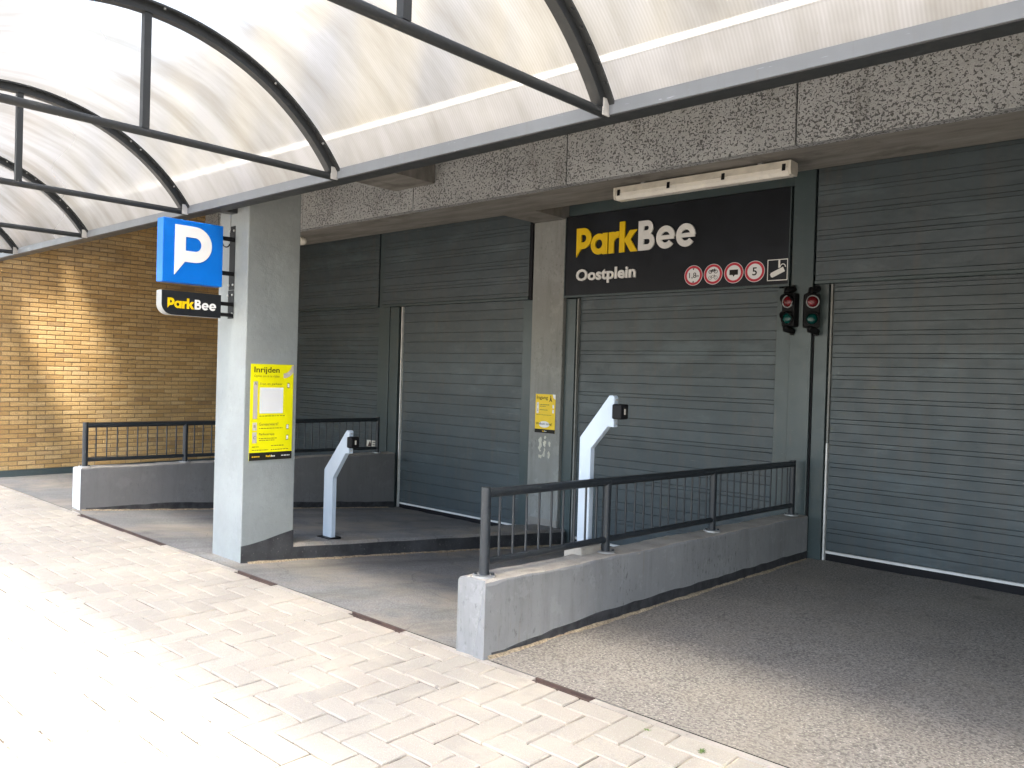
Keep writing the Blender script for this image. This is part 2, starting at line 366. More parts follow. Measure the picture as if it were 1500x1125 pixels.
# ------------------------------------------------------------------ setting: ground, ramps
EDGE = 3.235
def ramp_z(y, end): return end*(y-3.285)/(7.8-3.285) if y > 3.285 else 0.0
mb = MB(); mb.add([(-300,-400,-.05),(300,-400,-.05),(300,-3.0,-.05),(-300,-3.0,-.05)],[(0,1,2,3)])
mb.add([(-300,-3.0,-.05),(-13.2,-3.0,-.05),(-13.2,300,-.05),(-300,300,-.05)],[(0,1,2,3)]); mb.add([(4.2,-3.0,-.05),(300,-3.0,-.05),(300,300,-.05),(4.2,300,-.05)],[(0,1,2,3)])
structure(mb.build('ground', 'street_paving'))
mb = MB(); mb.box(-13.2, 4.2, -3.0, EDGE, -.2, -.010); pavement = structure(mb.build('pavement', 'joint_sand'))
def ramp(name, x0, x1, end, mat, ny=40, nx=24):
    V = []; F = []
    for j in range(ny+1):
        y = 3.285 + (8.1-3.285)*j/ny
        for i in range(nx+1):
            V.append((x0+(x1-x0)*i/nx, y, ramp_z(y, end) + .004*math.sin(i*1.7+j*.6)*math.sin(j*.45) * (1 if j else 0)))
    for j in range(ny):
        for i in range(nx): a = j*(nx+1)+i; F.append((a, a+1, a+nx+2, a+nx+1))
    b = MB(); b.add(V, F, 0, True); return structure(b.build(name, mat))
ramp('ramp_right', -3.2, 4.2, -.105, 'ramp_aggregate'); ramp('ramp_middle', -6.3, -3.2, -.46, 'ramp_concrete'); ramp('ramp_left', -9.4, -6.3, -.43, 'ramp_concrete')
ramp('path_left', -12.6, -9.4, .0, 'ramp_concrete')

# pavers, 90 degree herringbone
w = .142; gap = .0095; cells = []
def paver_mesh(lx, ly):
    return MB().bevel_box(-lx/2+gap/2, lx/2-gap/2, -ly/2+gap/2, ly/2-gap/2, -.06, 0, .005).mesh('paver', 'paver')
PM = {}
nx0, nx1 = int(-13.1/w), int(4.1/w); ny0 = -int((EDGE+2.9)/w)
for j in range(ny0, 0):
    for i in range(nx0, nx1):
        k = (i-j) % 4
        if k == 0: cells.append((i*w+w, EDGE+j*w+w/2, 2*w, w))
        elif k == 3:
            if j == -1: cells.append((i*w+w/2, EDGE+j*w+w/2, w, w))
            else: cells.append((i*w+w/2, EDGE+j*w+w, w, 2*w))
vis = sorted([(in_view((c_[0], c_[1], 0), .03), n) for n, c_ in enumerate(cells) if in_view((c_[0], c_[1], 0), .03)])
near = {n for _, n in vis[:300]}
rest = MB()
for n, (x, y, lx, ly) in enumerate(cells):
    z = random.uniform(-.004, .002); dx = random.uniform(-.0015, .0015)
    if n in near:
        key = (lx, ly)
        if key not in PM: PM[key] = paver_mesh(lx, ly)
        o = bpy.data.objects.new('paver', PM[key]); COL.objects.link(o); o.parent = pavement
        o.location = (x+dx, y-abs(dx), z); o.rotation_euler = (random.uniform(-.008,.008), random.uniform(-.008,.008), random.uniform(-.008,.008))
    else:
        rest.bevel_box(x-lx/2+gap/2, x+lx/2-gap/2, y-ly/2+gap/2, y+ly/2-gap/2, z-.06, z, .004)
o = rest.build('pavers', 'paver', pavement); o['kind'] = 'stuff'

# drain along the pavement edge: concrete lip with open slots
slots = [(-9.0,-7.05),(-5.80,-5.25),(-4.33,-3.80),(-2.74,-2.36)]
mb = MB(); xs = [-13.2] + [q for sl in slots for q in sl] + [4.2]
for a, b in zip(xs[0::2], xs[1::2]): mb.box(a, b, EDGE+.003, 3.285, -.2, -.004)
drain = structure(mb.build('drain', 'bare_concrete'))
for a, b in slots:
    t = MB(); t.box(a, b, EDGE+.003, EDGE+.018, -.2, -.005); t.box(a, b, EDGE+.018, 3.272, -.2, -.07); t.box(a, b, 3.272, 3.285, -.2, .001); t.build('steel_channel', 'rust', drain)

# ------------------------------------------------------------------ garage building
bld = thing('parking_garage', 'grey concrete parking garage with dark roller doors under an overhanging storey', 'building', (-5, 5.5, 0))
def B(name, mat, *a, bevel=.0): return W(MB().box(*a), name, mat, bld, bevel)
B('back_wall', 'dull_wall', -12.6, 4.2, 7.99, 8.3, -.8, 4.0)
B('roof_slab', 'render_wall', -14, 4.2, 3.94, 8.3, 4.25, 4.4); B('parapet', 'render_wall', -14, 4.2, 3.80, 3.938, 3.955, 4.4)
B('lintel', 'render_wall', -11.66, 4.2, 3.44, 3.94, 3.13, 3.953); B('lintel', 'render_wall', -14, -12.22, 3.44, 3.94, 3.13, 3.953)  # lowered to stop a sun strip; opening left for the brick wall's sun patch
B('cross_beam', 'soffit_concrete', -7.69, -6.99, 3.95, 6.285, 3.755, 4.245)
B('soffit', 'soffit_concrete', -12.6, 4.2, 7.13, 7.985, 3.925, 4.245)
fas = bpy.data.objects.new('fascia', MB().box(-12.6, 4.2, 6.40, 7.12, 3.49, 4.245).mesh('fascia', 'soffit_concrete')); COL.objects.link(fas); fas.parent = bld; fas.location = -Vector(bld.location)
jx = [-12.6, -12.0, -9.68, -7.37, -5.065, -2.735, -.42, 1.9, 4.2]
for a, b in zip(jx, jx[1:]): W(MB().box(a+.006, b-.006, 6.292, 6.398, 3.488+random.uniform(-.003,.003), 4.24), 'panel', 'aggregate_panel', fas, .006)
# column with darker foot
c = W(MB().box(-6.54, -6.068, 3.445, 3.935, -.3, 3.128), 'column', 'column_paint', bld, .008)
f_ = MB(); f_.prism([(3.445,-.2),(3.935,-.2),(3.935,.20),(3.80,.175),(3.66,.145),(3.52,.125),(3.445,.12)], 0, .005)
o = f_.build('column_foot', 'island_side'); frame(o, (-6.0675, 0, 0), *FACE_RIGHT); o.parent = c; o.matrix_parent_inverse = Matrix.Identity(4); o.matrix_world = o.matrix_world
c2 = W(MB().box(1.3, 1.77, 3.445, 3.935, -.3, 3.128), 'column', 'column_paint', bld, .008)
def fix_local(o, parent):                                       # keep the world matrix just given
    mw = o.matrix_world.copy(); o.parent = parent; o.matrix_parent_inverse = Matrix.Translation(-root_loc(parent)); o.matrix_basis = mw
frame(o, (-6.0675, 0, 0), *FACE_RIGHT); fix_local(o, c)
# pillar between the doors
p_ = W(MB().box(-6.715, -6.215, 7.74, 7.985, -.7, 3.5), 'pillar', 'pillar_concrete', bld, .008)
W(MB().box(-6.712, -6.218, 7.734, 7.74, -.5, -.185), 'pillar_foot', 'soffit_concrete', p_)
B('corbel', 'soffit_concrete', -6.713, -6.217, 7.124, 7.984, 3.502, 3.92)
# steel posts and jambs
for a in [(-3.36,-3.145,7.74,7.95,-.6,3.918),(-9.81,-9.565,7.77,7.95,-.6,3.918)]: B('steel_post', 'slate_steel', *a, bevel=.006)
for a in [(-3.13,-3.003,7.78,7.95,-.2,2.545),(-3.52,-3.364,7.79,7.95,-.6,2.53),(-6.212,-6.06,7.79,7.95,-.6,2.53),(-9.56,-9.365,7.785,7.95,-.6,2.54),(-6.90,-6.718,7.785,7.95,-.6,2.54),(-.42,-.25,7.78,7.95,-.2,2.545)]:
    B('door_jamb', 'slate_steel', *a, bevel=.004)
for a in [(-3.003,-2.99,7.83,7.9,-.2,2.545),(-6.06,-6.045,7.83,7.9,-.6,2.53),(-9.365,-9.32,7.83,7.9,-.6,2.54)]: B('gap_shade_strip', 'rubber', *a)  # black strips stand in for the shaded gaps beside the door guides
for mt, a in [('white_trim',(-2.99,-2.975,7.80,7.9,-.104,1.02)),('pillar_concrete',(-2.99,-2.973,7.803,7.9,1.021,2.545)),('pillar_concrete',(-6.045,-6.028,7.80,7.9,-.46,2.53)),('white_trim',(-9.32,-9.303,7.80,7.9,-.425,2.54))]: B('door_guide', mt, *a)
B('cable', 'rubber', -3.145, -3.131, 7.77, 7.80, -.1, 2.1)
B('header', 'slate_steel', -6.208, -3.364, 7.79, 7.95, 3.535, 3.917, bevel=.004)
B('sky_block_wall', 'pillar_concrete', 2.6, 2.85, 3.45, 7.79, -.3, 4.245)  # unseen wall added to keep light from the right off the side faces
B('side_wall', 'pillar_concrete', -.245, 4.2, 7.80, 7.985, -.3, 3.915)
def slatted(name, x0, x1, y, z0, z1, pattern, mat='door_paint'):
    d = W(MB().box(x0, x1, y+.022, y+.05, z0, z1), name, mat, bld)
    z = z1; k = 0; cache = {}
    while z - z0 > .02:
        h = min(pattern[k % len(pattern)], z - z0); key = round(h, 4)
        if key not in cache:
            b = .0028; t = MB(); L = x1-x0
            V = [(0,.022,0),(L,.022,0),(L,.022,h),(0,.022,h),(0,b,.0008),(L,b,.0008),(L,b,h-.0012),(0,b,h-.0012),(0,0,b+.0006),(L,0,b+.0006),(L,0,h-b-.001),(0,0,h-b-.001)]
            t.add(V, [(0,1,5,4),(4,5,9,8),(8,9,10,11),(11,10,6,7),(7,6,2,3),(0,4,8,11,7,3),(1,2,6,10,9,5)]); cache[key] = t.mesh('slat', mat)
        o = bpy.data.objects.new('slat', cache[key]); COL.objects.link(o); o.parent = d
        o.location = Vector((x0, y+random.uniform(-.0025,.0015), z-h)) ; o.rotation_euler.x = random.uniform(-.018,.012)
        z -= h; k += 1
    return d
PR = (.083,.042,.085); PL = (.16,.13)
dR = slatted('roller_door', -2.965, -.425, 7.82, -.012, 2.60, PR)
dM = slatted('roller_door', -6.024, -3.525, 7.84, -.36, 2.60, (.09,.118,.043,.09,.15))
dL = slatted('roller_door', -9.293, -6.905, 7.83, -.352, 2.60, PL)
dF = slatted('roller_door', -12.42, -9.812, 7.86, .02, 2.60, PR)
for d, x0, x1, y, z in [(dR,-2.965,-.425,7.82,-.012),(dM,-6.024,-3.525,7.84,-.36),(dL,-9.293,-6.905,7.83,-.352)]:
    W(MB().box(x0, x1, y-.006, y+.05, z-.024, z-.001), 'bottom_bar', 'white_trim', d)
    W(MB().box(x0, x1, y-.002, y+.05, z-.10, z-.0245), 'rubber_seal', 'rubber', d)
def upper(x0, x1, y, z0):
    d = slatted('upper_panel', x0, x1, y, z0+.035, 3.917, (.052,.04,.113,.055,.038,.13))
    W(MB().box(x0-.004, x1+.004, y-.014, y+.10, z0, z0+.034), 'lip', 'slate_steel', d, .006)
    return d
upper(-3.124, -.30, 7.75, 2.547); upper(-9.70, -6.79, 7.745, 2.543); upper(-12.42, -9.83, 7.76, 2.543)
B('panel_edge', 'rubber', -6.786, -6.745, 7.752, 7.95, 2.545, 3.50)

# small things on the garage
t = thing('junction_box', 'small weathered white box fixed behind the column top', 'box', (-6.095, 3.97, 2.69))
MB().tube([(0,-.034,0),(0,.0,0)], .036, 14).build('base', 'old_white', t); MB().tube([(0,.0,-.001),(0,.02,-.002),(0,.035,-.004)], [.034,.03,.012], 14).build('cover', 'old_white', t)

# strip light under the soffit
t = thing('strip_light', 'long cream fluorescent strip light under the concrete soffit above the name board', 'lamp', (-3.80, 6.66, 3.389))
L = .89
MB().prism([(-.07,.015),(.07,.015),(.055,.075),(-.055,.075)], -L, L).build('housing', 'old_white', t)
MB().prism([(-.06,.014),(-.066,-.02),(-.04,-.052),(.04,-.052),(.066,-.02),(.06,.014)], -L+.01, L-.01).build('diffuser', 'diffuser', t)
for x in (-.84,-.28,.28,.84):
    k = MB().box(-.012,.012,-.03,.03,x-.012,x+.012); q = MB(); q.prism([(-.078,-.012),(-.07,-.012),(-.064,.045),(-.072,.045)], x-.014, x+.014); q.build('clip', 'black_metal', t)
for x in (-.6,.6): MB().prism([(-.02,.0755),(.02,.0755),(.02,.10),(-.02,.10)], x-.02, x+.02).build('mount', 'zinc', t)
for x in (-L, L): MB().prism([(-.075,.0),(-.06,-.045),(.06,-.045),(.075,.0),(.07,.07),(-.07,.07)], x-.012, x+.012).build('end_cap', 'old_white', t)
for ch in t.children: ch.rotation_euler = (PI/2, 0, PI/2)       # local x->y, y->z, z->x

# ------------------------------------------------------------------ name board
board = thing('name_board', 'black ParkBee Oostplein name board above the middle roller door', 'sign', (-4.79, 7.74, 3.04))
frame(board, (-4.79, 7.74, 3.04), *FACE_STREET)
board.name = 'name_board'
MB().prism([(-1.405,-.475),(1.40,-.475),(1.40,.475),(-1.405,.475)], -.06, 0).build('panel', 'sign_black', board)
for a in [(-1.415,1.41,-.50,-.478),(-1.415,-1.406,-.477,.477),(1.401,1.41,-.477,.477)]:
    MB().prism([(a[0],a[2]),(a[1],a[2]),(a[1],a[3]),(a[0],a[3])], -.06, .012).build('edge_trim', 'slate_steel', board)
def bar(mb, x0, y0, x1, y1, z0, z1): mb.prism([(x0,y0),(x1,y0),(x1,y1),(x0,y1)], z0, z1)
def half_bowl(mb, x, yc, r1, r0, xs, z0, z1):                    # D shape: bars from xs to x, then a half ring
    bar(mb, xs, yc+r0, x, yc+r1, z0, z1-.0004); bar(mb, xs, yc-r1, x, yc-r0, z0, z1-.0004); mb.arc(x, yc, r1, r0, -90, 90, z0, z1-.0002)
def logo_P(mb, x, y, h, wd, z0, z1, st):
    r1 = h*.36; yc = y+h-r1; r0 = r1-st
    mb.prism([(x,y),(x,y+h),(x+st,y+h),(x+st,yc-r1+.001),(x+st*.95,yc-r1)], z0, z1)
    half_bowl(mb, x+wd-r1, yc, r1, r0, x+st*.9, z0, z1)
def logo(width, z0, z1):                                         # ParkBee, cap height 1 unit -> scaled; returns two builders
    s_ = .235; y_, w_ = MB(), MB(); X = 0
    logo_P(y_, 0, -.03, 1.03, .70, z0, z1, s_)
    r = .37; cx = 1.06; y_.arc(cx, r, r, r-s_+.03, 0, 360, z0, z1); bar(y_, cx+r-.20, 0, cx+r+.03, .74, z0, z1-.0006)
    x = 1.52; bar(y_, x, 0, x+s_, .74, z0, z1); y_.arc(x+.40, .36, .385, .16, 78, 165, z0, z1-.0006, 10)
    x = 2.0; bar(y_, x, 0, x+s_, 1.06, z0, z1); y_.prism([(x+.16,.36),(x+.46,.74),(x+.76,.74),(x+.40,.32)], z0, z1-.0005); y_.prism([(x+.20,.42),(x+.50,0),(x+.80,0),(x+.42,.52)], z0, z1-.0008)
    x = 2.83; bar(w_, x, 0, x+s_, 1.0, z0, z1); half_bowl(w_, x+.40, .285, .285, .09, x+.2, z0, z1-.0003); half_bowl(w_, x+.36, .745, .255, .075, x+.2, z0, z1-.0009)
    for x in (3.97, 4.78):
        w_.arc(x, r, r+.01, r-.19, 0, 322, z0, z1); bar(w_, x-r+.1, r-.075, x+r-.02, r+.065, z0, z1-.0006)
    k = width/5.16
    for q in (y_, w_): q.v = [(a*k, b*k, c_) for a, b, c_ in q.v]
    return y_, w_
y_, w_ = logo(1.60, .004, .022)
for q, mt, nm in ((y_,'letter_yellow','yellow_lettering'),(w_,'letter_white','white_lettering')):
    q.v = [(a-1.235, b*1.07-.015, c_) for a, b, c_ in q.v]; q.build(nm, mt, board)
text_mb('Oostplein', .85, .180, .030, .016, -1.23, -.352, True, base=.004).build('place_lettering', 'letter_white', board)
def pict(name, x):
    e = bpy.data.objects.new(name, MB().disc(0, 0, .108, .001, .003, 40).mesh(name, 'sign_white')); COL.objects.link(e); e.parent = board; e.location = (x, -.333, 0)
    MB().arc(0, 0, .103, .079, 0, 360, .0032, .0045, 40).build('red_ring', 'sign_red', e); return e
e = pict('height_limit_disc', .347)
q = text_mb('1,8', .085, .066, 0, .001, -.008, -.036, base=.0035); text_mb('m', .028, .02, 0, .001, .05, -.02, mb=q, base=.0035)
q.prism([(-.012,.076),(.012,.076),(0,.056)], .0035, .0045); q.prism([(-.012,-.076),(.012,-.076),(0,-.056)], .0035, .0045); q.build('print', 'ink', e)
e = pict('no_cycles_disc', .580); q = MB()
for yy, th in ((.026,.006),(-.036,.0035)):
    for sx in (-.032,.032): q.arc(sx, yy, .020, .020-th, 0, 360, .0035, .0045, 18)
    for a_, b_ in (((-.032,yy),(-.008,yy+.024)),((-.008,yy+.024),(.02,yy+.022)),((.032,yy),(.016,yy+.032)),((-.032,yy),(.004,yy)),((.004,yy),(.02,yy+.022))):
        d_ = Vector((b_[0]-a_[0], b_[1]-a_[1])).normalized()*(th*.45); n_ = Vector((-d_.y, d_.x))
        q.prism([(a_[0]+n_.x,a_[1]+n_.y),(a_[0]-n_.x,a_[1]-n_.y),(b_[0]-n_.x,b_[1]-n_.y),(b_[0]+n_.x,b_[1]+n_.y)], .0046+random.uniform(0,.0006), .0056+random.uniform(0,.0006))
q.prism([(-.02,.046),(.004,.044),(.01,.036),(-.012,.034)], .0058, .0064); q.build('print', 'ink', e)
e = pict('no_trailer_disc', .815); q = MB(); bar(q, -.047, -.022, .047, .032, .0035, .0045); q.prism([(-.012,-.0225),(.012,-.0225),(0,-.040)], .0035, .0045); q.build('print', 'ink', e)
e = pict('speed_limit_disc', 1.045); text_mb('5', .05, .082, .012, .001, 0, -.041, base=.0035).build('print', 'ink', e)
q = MB()
for a in [(-.105,.105,.098,.106),(-.105,.105,-.106,-.098),(-.106,-.098,-.097,.097),(.098,.106,-.097,.097)]: bar(q, a[0], a[2], a[1], a[3], .001, .003)
bar(q, .008, .02, .026, .097, .001, .003); q.arc(.055, .03, .03, .022, -10, 190, .0012, .0032, 14)
ca, sa = math.cos(math.radians(24)), math.sin(math.radians(24))
for a, z in (((-.075,-.024,.065,.026),.0036),((-.085,-.017,-.07,.017),.0033)):
    q.prism([(px*ca-py*sa+.008, px*sa+py*ca-.022) for px, py in ((a[0],a[1]),(a[2],a[1]),(a[2],a[3]),(a[0],a[3]))], .0012, z)
o = q.build('camera_pictogram', 'letter_white', board); o.location = (1.285, -.333, 0)

# ------------------------------------------------------------------ projecting signs on the column
t = thing('parking_sign', 'square blue box sign with white P projecting from the column', 'sign')
frame(t, (-6.239, 3.07, 2.485), *FACE_RIGHT)
MB().prism([(-.248,-.248),(.248,-.248),(.248,.248),(-.248,.248)], -.105, 0).build('box', 'sign_blue', t, .004, 1)
q = MB(); logo_P(q, -.155, -.19, .395, .305, .0005, .004, .088); q.build('letter', 'sign_white', t)
for yy in (.16, -.125): MB().tube([(.245, yy, -.055), (.372, yy, -.055)], .018, 10).build('arm', 'black_metal', t)
def plate(name, z0, z1, parent, zc):
    q = MB(); q.prism([(.3725,z0-zc),(.375,z0-zc),(.375,z1-zc),(.3725,z1-zc)], -.125, -.035); p = q.build(name, 'black_metal', parent)
    for zz in (z0+.04, z1-.04):
        for nn in (-.115, -.047): MB().tube([(.3724, zz-zc, nn), (.362, zz-zc, nn)], .009, 8).build('bolt', 'zinc', p)
plate('wall_plate', 2.23, 2.76, t, 2.485)
q = MB(); q.tube([(.30+.03*math.cos(a), .12-.03*math.sin(a), -.05) for a in [i*PI/8 for i in range(9)]], .005, 6); q.build('cable', 'rubber', t)
q = MB(); q.tube([(.372, .235, -.115), (.372, .40, -.12)], .004, 6); q.build('cable', 'bird_grey', t)
t = thing('name_sign', 'black box sign with yellow and white ParkBee lettering under the blue sign', 'sign')
frame(t, (-6.239, 3.067, 2.077), *FACE_RIGHT)
pts = [(.244,-.094),(.244,.094),(-.243,.094),(-.243,-.01)] + [(-.159-.084*math.cos(a), -.01-.084*math.sin(a)) for a in [i*PI/16 for i in range(1,9)]]
MB().prism(pts, -.095, -.006).build('box', 'bird_grey', t); MB().prism(pts, -.0055, 0).build('front', 'sign_black', t)
y_, w_ = logo(.40, .0005, .003)
for qq, mt, nm in ((y_,'letter_yellow','yellow_lettering'),(w_,'sign_white','white_lettering')):
    qq.v = [(a-.198, b-.040, c_) for a, b, c_ in qq.v]; qq.build(nm, mt, t)
for yy in (.03, -.06): MB().tube([(.243, yy, -.05), (.375, yy, -.05)], .016, 10).build('arm', 'black_metal', t)
plate('wall_plate', 1.99, 2.225, t, 2.077)

# ------------------------------------------------------------------ posters
def words(q, x, y, wtot, h, z0, z1):                           # an illegible line of small print
    e = x + wtot
    while x < e - .004:
        l = min(random.uniform(.010,.028), e-x); bar(q, x, y, x+l, y+h, z0, z1); x += l+.005
t = thing('instruction_poster', 'bright yellow Inrijden poster with lettered steps on the column', 'poster')
frame(t, (-6.0665, 3.695, 1.2185), *FACE_RIGHT)
MB().prism([(-.2,-.40),(.2,-.40),(.2,.40),(-.2,.40)], 0, .004).build('sheet', 'poster_yellow', t)
MB().prism([(-.2,-.40),(.2,-.40),(.2,-.335),(-.2,-.335)], .0042, .0048).build('foot_strip', 'ink', t)
text_mb('Inrijden', .235, .062, .012, .0006, -.17, .315, True, base=.0043).build('title', 'ink', t)
text_mb('Opties om in te rijden', .235, .026, 0, .0006, -.17, .285, True, base=.0043).build('subtitle', 'ink_brown', t)
q = MB(); q.arc(.10, .41, .125, .085, -88, -8, .0043, .0049, 14)
q.v = [(min(a, .1995), min(b, .3995), c_) for a, b, c_ in q.v]
for a in [(-.175,-.135,-.055,.255),(-.175,-.135,-.15,-.085),(-.175,-.135,-.255,-.165)]: bar(q, a[0], a[2], a[1], a[3], .0043, .0049)
q.build('grey_print', 'poster_grey', t)
MB().prism([(-.115,-.01),(.105,-.01),(.105,.205),(-.115,.205)], .0043, .0047).build('white_square', 'sign_white', t)
q = MB()
for tx, x, y, h in (('A',-.155,.225,.024),('B',-.155,-.128,.024),('C',-.155,-.222,.024)): text_mb(tx, None, h, .01, .0006, x, y, mb=q, base=.0051)
text_mb('Scan en parkeer', .21, .024, .006, .0006, -.115, .222, True, mb=q, base=.0043); text_mb('Gereserveerd?', .18, .024, .004, .0006, -.115, -.112, True, mb=q, base=.0043)
text_mb('Parkeerapp', .145, .024, .004, .0006, -.115, -.198, True, mb=q, base=.0043)
for x, y, wd in ((-.115,-.035,.245),(-.115,-.138,.22),(-.115,-.222,.17),(-.115,-.238,.15),(-.175,-.29,.06),(.0,-.285,.12),(-.175,-.318,.15),(.0,-.318,.17)): words(q, x, y, wd, .006, .0043, .0048)
for y in (.225,-.125,-.215):
    bar(q, .142, y-.022, .164, y+.02, .0043, .0047)
q.build('print', 'ink_brown', t)['kind'] = 'stuff'
q = MB()
for y in (.225,-.125,-.215): bar(q, .1445, y-.016, .1615, y+.015, .0048, .0052)
words(q, .10, -.372, .08, .007, .005, .0054); q.build('white_print', 'sign_white', t)
y_, w_ = logo(.085, .005, .0055)
for qq, mt in ((y_,'letter_yellow'),(w_,'sign_white')): qq.v = [(a-.045, b-.376, c_) for a, b, c_ in qq.v]; qq.build('foot_lettering', mt, t)
q = MB(); words(q, -.175, -.374, .07, .010, .005, .0054); q.build('foot_lettering', 'letter_yellow', t)
t = thing('pedestrian_poster', 'smaller amber Ingang poster with walking figure on the concrete pillar', 'poster')
frame(t, (-6.449, 7.739, 1.117), *FACE_STREET)
MB().prism([(-.16,-.24),(.16,-.24),(.16,.24),(-.16,.24)], 0, .004).build('sheet', 'poster_amber', t)
MB().prism([(-.162,-.241),(.162,-.241),(.162,-.195),(-.162,-.195)], .0042, .0048).build('foot_strip', 'ink', t)
q = text_mb('Ingang', .18, .055, .008, .0006, -.14, .165, True, base=.0043)
q.disc(.083, .218, .008, .0043, .0049, 10); q.prism([(.076,.205),(.09,.207),(.095,.175),(.108,.15),(.098,.148),(.084,.170),(.072,.148),(.062,.152),(.077,.178)], .0043, .0049)
text_mb('1', None, .025, .0, .0006, -.122, .095, mb=q, base=.0052); text_mb('2', None, .025, .0, .0006, -.122, .03, mb=q, base=.0052)
text_mb('Welkom terug!', .26, .038, .006, .0006, -.145, -.15, True, mb=q, base=.0052); q.build('print', 'ink', t)
q = MB(); bar(q, -.14, .0, -.105, .135, .0043, .0047); q.prism([(.07+.085*math.cos(a)-.08, -.135+.04*math.sin(a)) for a in [i*PI/12 for i in range(24)]], .0043, .0047); q.prism([(.16,.24),(.115,.24),(.125,.20),(.16,.175)], .0043, .0048)
for y in (.09,.03): bar(q, .115, y-.02, .14, y+.022, .0043, .0047)
q.build('white_print', 'sign_white', t)
q = MB(); words(q, -.09, .105, .16, .008, .0043, .0048); words(q, -.09, .085, .1, .008, .0043, .0048); words(q, -.09, .04, .13, .008, .0043, .0048); words(q, -.14, -.02, .24, .005, .0043, .0048); q.build('small_print', 'ink_brown', t)['kind'] = 'stuff'
y_, w_ = logo(.07, .005, .0055)
for qq, mt in ((y_,'letter_yellow'),(w_,'sign_white')): qq.v = [(a-.04, b-.226, c_) for a, b, c_ in qq.v]; qq.build('foot_lettering', mt, t)
t = thing('sticker_remains', 'torn pale sticker remains on the pillar below the amber poster', 'sticker'); frame(t, (-6.435, 7.739, .72), *FACE_STREET)
for k in range(16):
    cx, cy = random.choice((-.075,-.01,.06))+random.uniform(-.02,.02), random.uniform(-.14,.12); r_ = random.uniform(.012,.034)
    MB().prism([(cx+r_*random.uniform(.4,1.1)*math.cos(a*PI/4), cy+1.5*r_*random.uniform(.4,1.1)*math.sin(a*PI/4)) for a in range(8)], 0, .0008+k*.00015).build('scrap', 'torn_paper', t)
t = thing('door_sticker', 'small white sticker on the far roller door behind the railing', 'sticker'); frame(t, (-10.0, 7.856, .455), *FACE_STREET)
MB().prism([(-.14,-.05),(.14,-.05),(.14,.05),(-.14,.05)], 0, .002).build('sheet', 'old_white', t); q = MB(); q.prism([(-.11,-.045),(-.02,-.045),(-.065,.04)], .0022, .003); q.build('red_mark', 'rust', t)
q = MB(); words(q, .01, .015, .11, .012, .0022, .003); words(q, .01, -.02, .1, .012, .0022, .003); q.build('small_print', 'ink', t)['kind'] = 'stuff'

# ------------------------------------------------------------------ traffic lights
def traffic_light(x, z, rot, label, reach):
    t = thing('traffic_light', label, 'traffic light', (x, 7.735, z))
    body = bpy.data.objects.new('body', None)
    h = MB(); h.prism([(-.062,-.165),(.062,-.165),(.072,-.15),(.072,.15),(.062,.165),(-.062,.165),(-.072,.15),(-.072,-.15)], -.10, .0)
    h = h.build('housing', 'black_plastic', t, .006, 2); frame(h, (0,0,0), *FACE_STREET)
    R_ = Matrix.Rotation(rot, 4, 'Z'); T_ = Matrix.Translation((0, -reach, 0)); base = T_ @ R_ @ Matrix(((1,0,0,0),(0,0,-1,0),(0,1,0,0),(0,0,0,1)))
    h.matrix_basis = base
    for yy, mt in ((.082,'lens_red'),(-.082,'lens_green')):
        q = MB(); rings = [(.052,.004),(.05,.012),(.042,.02),(.028,.026),(.012,.029)]; n = 24; V = []
        for r_, zz in rings: V += [(r_*math.cos(2*PI*k/n), yy+r_*math.sin(2*PI*k/n), zz) for k in range(n)]
        F_ = [(i*n+k, i*n+(k+1)%n, (i+1)*n+(k+1)%n, (i+1)*n+k) for i in range(4) for k in range(n)]; F_.append(list(range(4*n, 5*n)))
        q.add(V, F_, 0, True); o = q.build('lens', mt, h)
        q = MB(); q.arc(0, yy, .062, .0525, 0, 360, .0, .014, 30); q.build('bezel', 'bird_grey' if mt == 'lens_red' else 'black_metal', h)
        q = MB(); n = 24; V = []                                  # hood: longer on top
        for k in range(n+1):
            a = math.radians(-30 + 240*k/n); d = .02+.055*max(0, math.sin(a))**.7
            for r_ in (.068, .063): V += [(r_*math.cos(a), yy+r_*math.sin(a), .0), (r_*math.cos(a), yy+r_*math.sin(a), d)]
        F_ = []
        for k in range(n): a, b = 4*k, 4*k+4; F_ += [(a,b,b+1,a+1),(a+2,a+3,b+3,b+2),(a+1,b+1,b+3,a+3)]
        q.add(V, F_, 0, True); q.build('hood', 'black_plastic', h)
    for s_ in (-1, 1):
        q = MB(); q.tube([(.03, 0, s_*.205), (.03, -reach*.5, s_*.20), (.0, -reach-.04, s_*.185), (0,-reach-.05, s_*.16)], [.03,.032,.034,.026], 10); q.build('bracket', 'black_metal', t)
        q = MB(); q.tube([(.03,.0,s_*.225),(.03,-.022,s_*.225)], .022, 10); q.tube([(.03,-.022,s_*.232),(.03,-.03,s_*.232)], .008, 8, 0); br = q.build('wall_foot', 'black_metal', t)
        MB().tube([(.03,-.0225,s_*.222),(.03,-.029,s_*.222)], .009, 8).build('bolt', 'zinc', t)
    return t
traffic_light(-3.36, 2.30, math.radians(-14), 'black two-lamp traffic light beside the middle door, facing the street', .05)
traffic_light(-3.12, 2.29, math.radians(30), 'black two-lamp traffic light on the steel post by the widest ramp, turned towards it', .05)

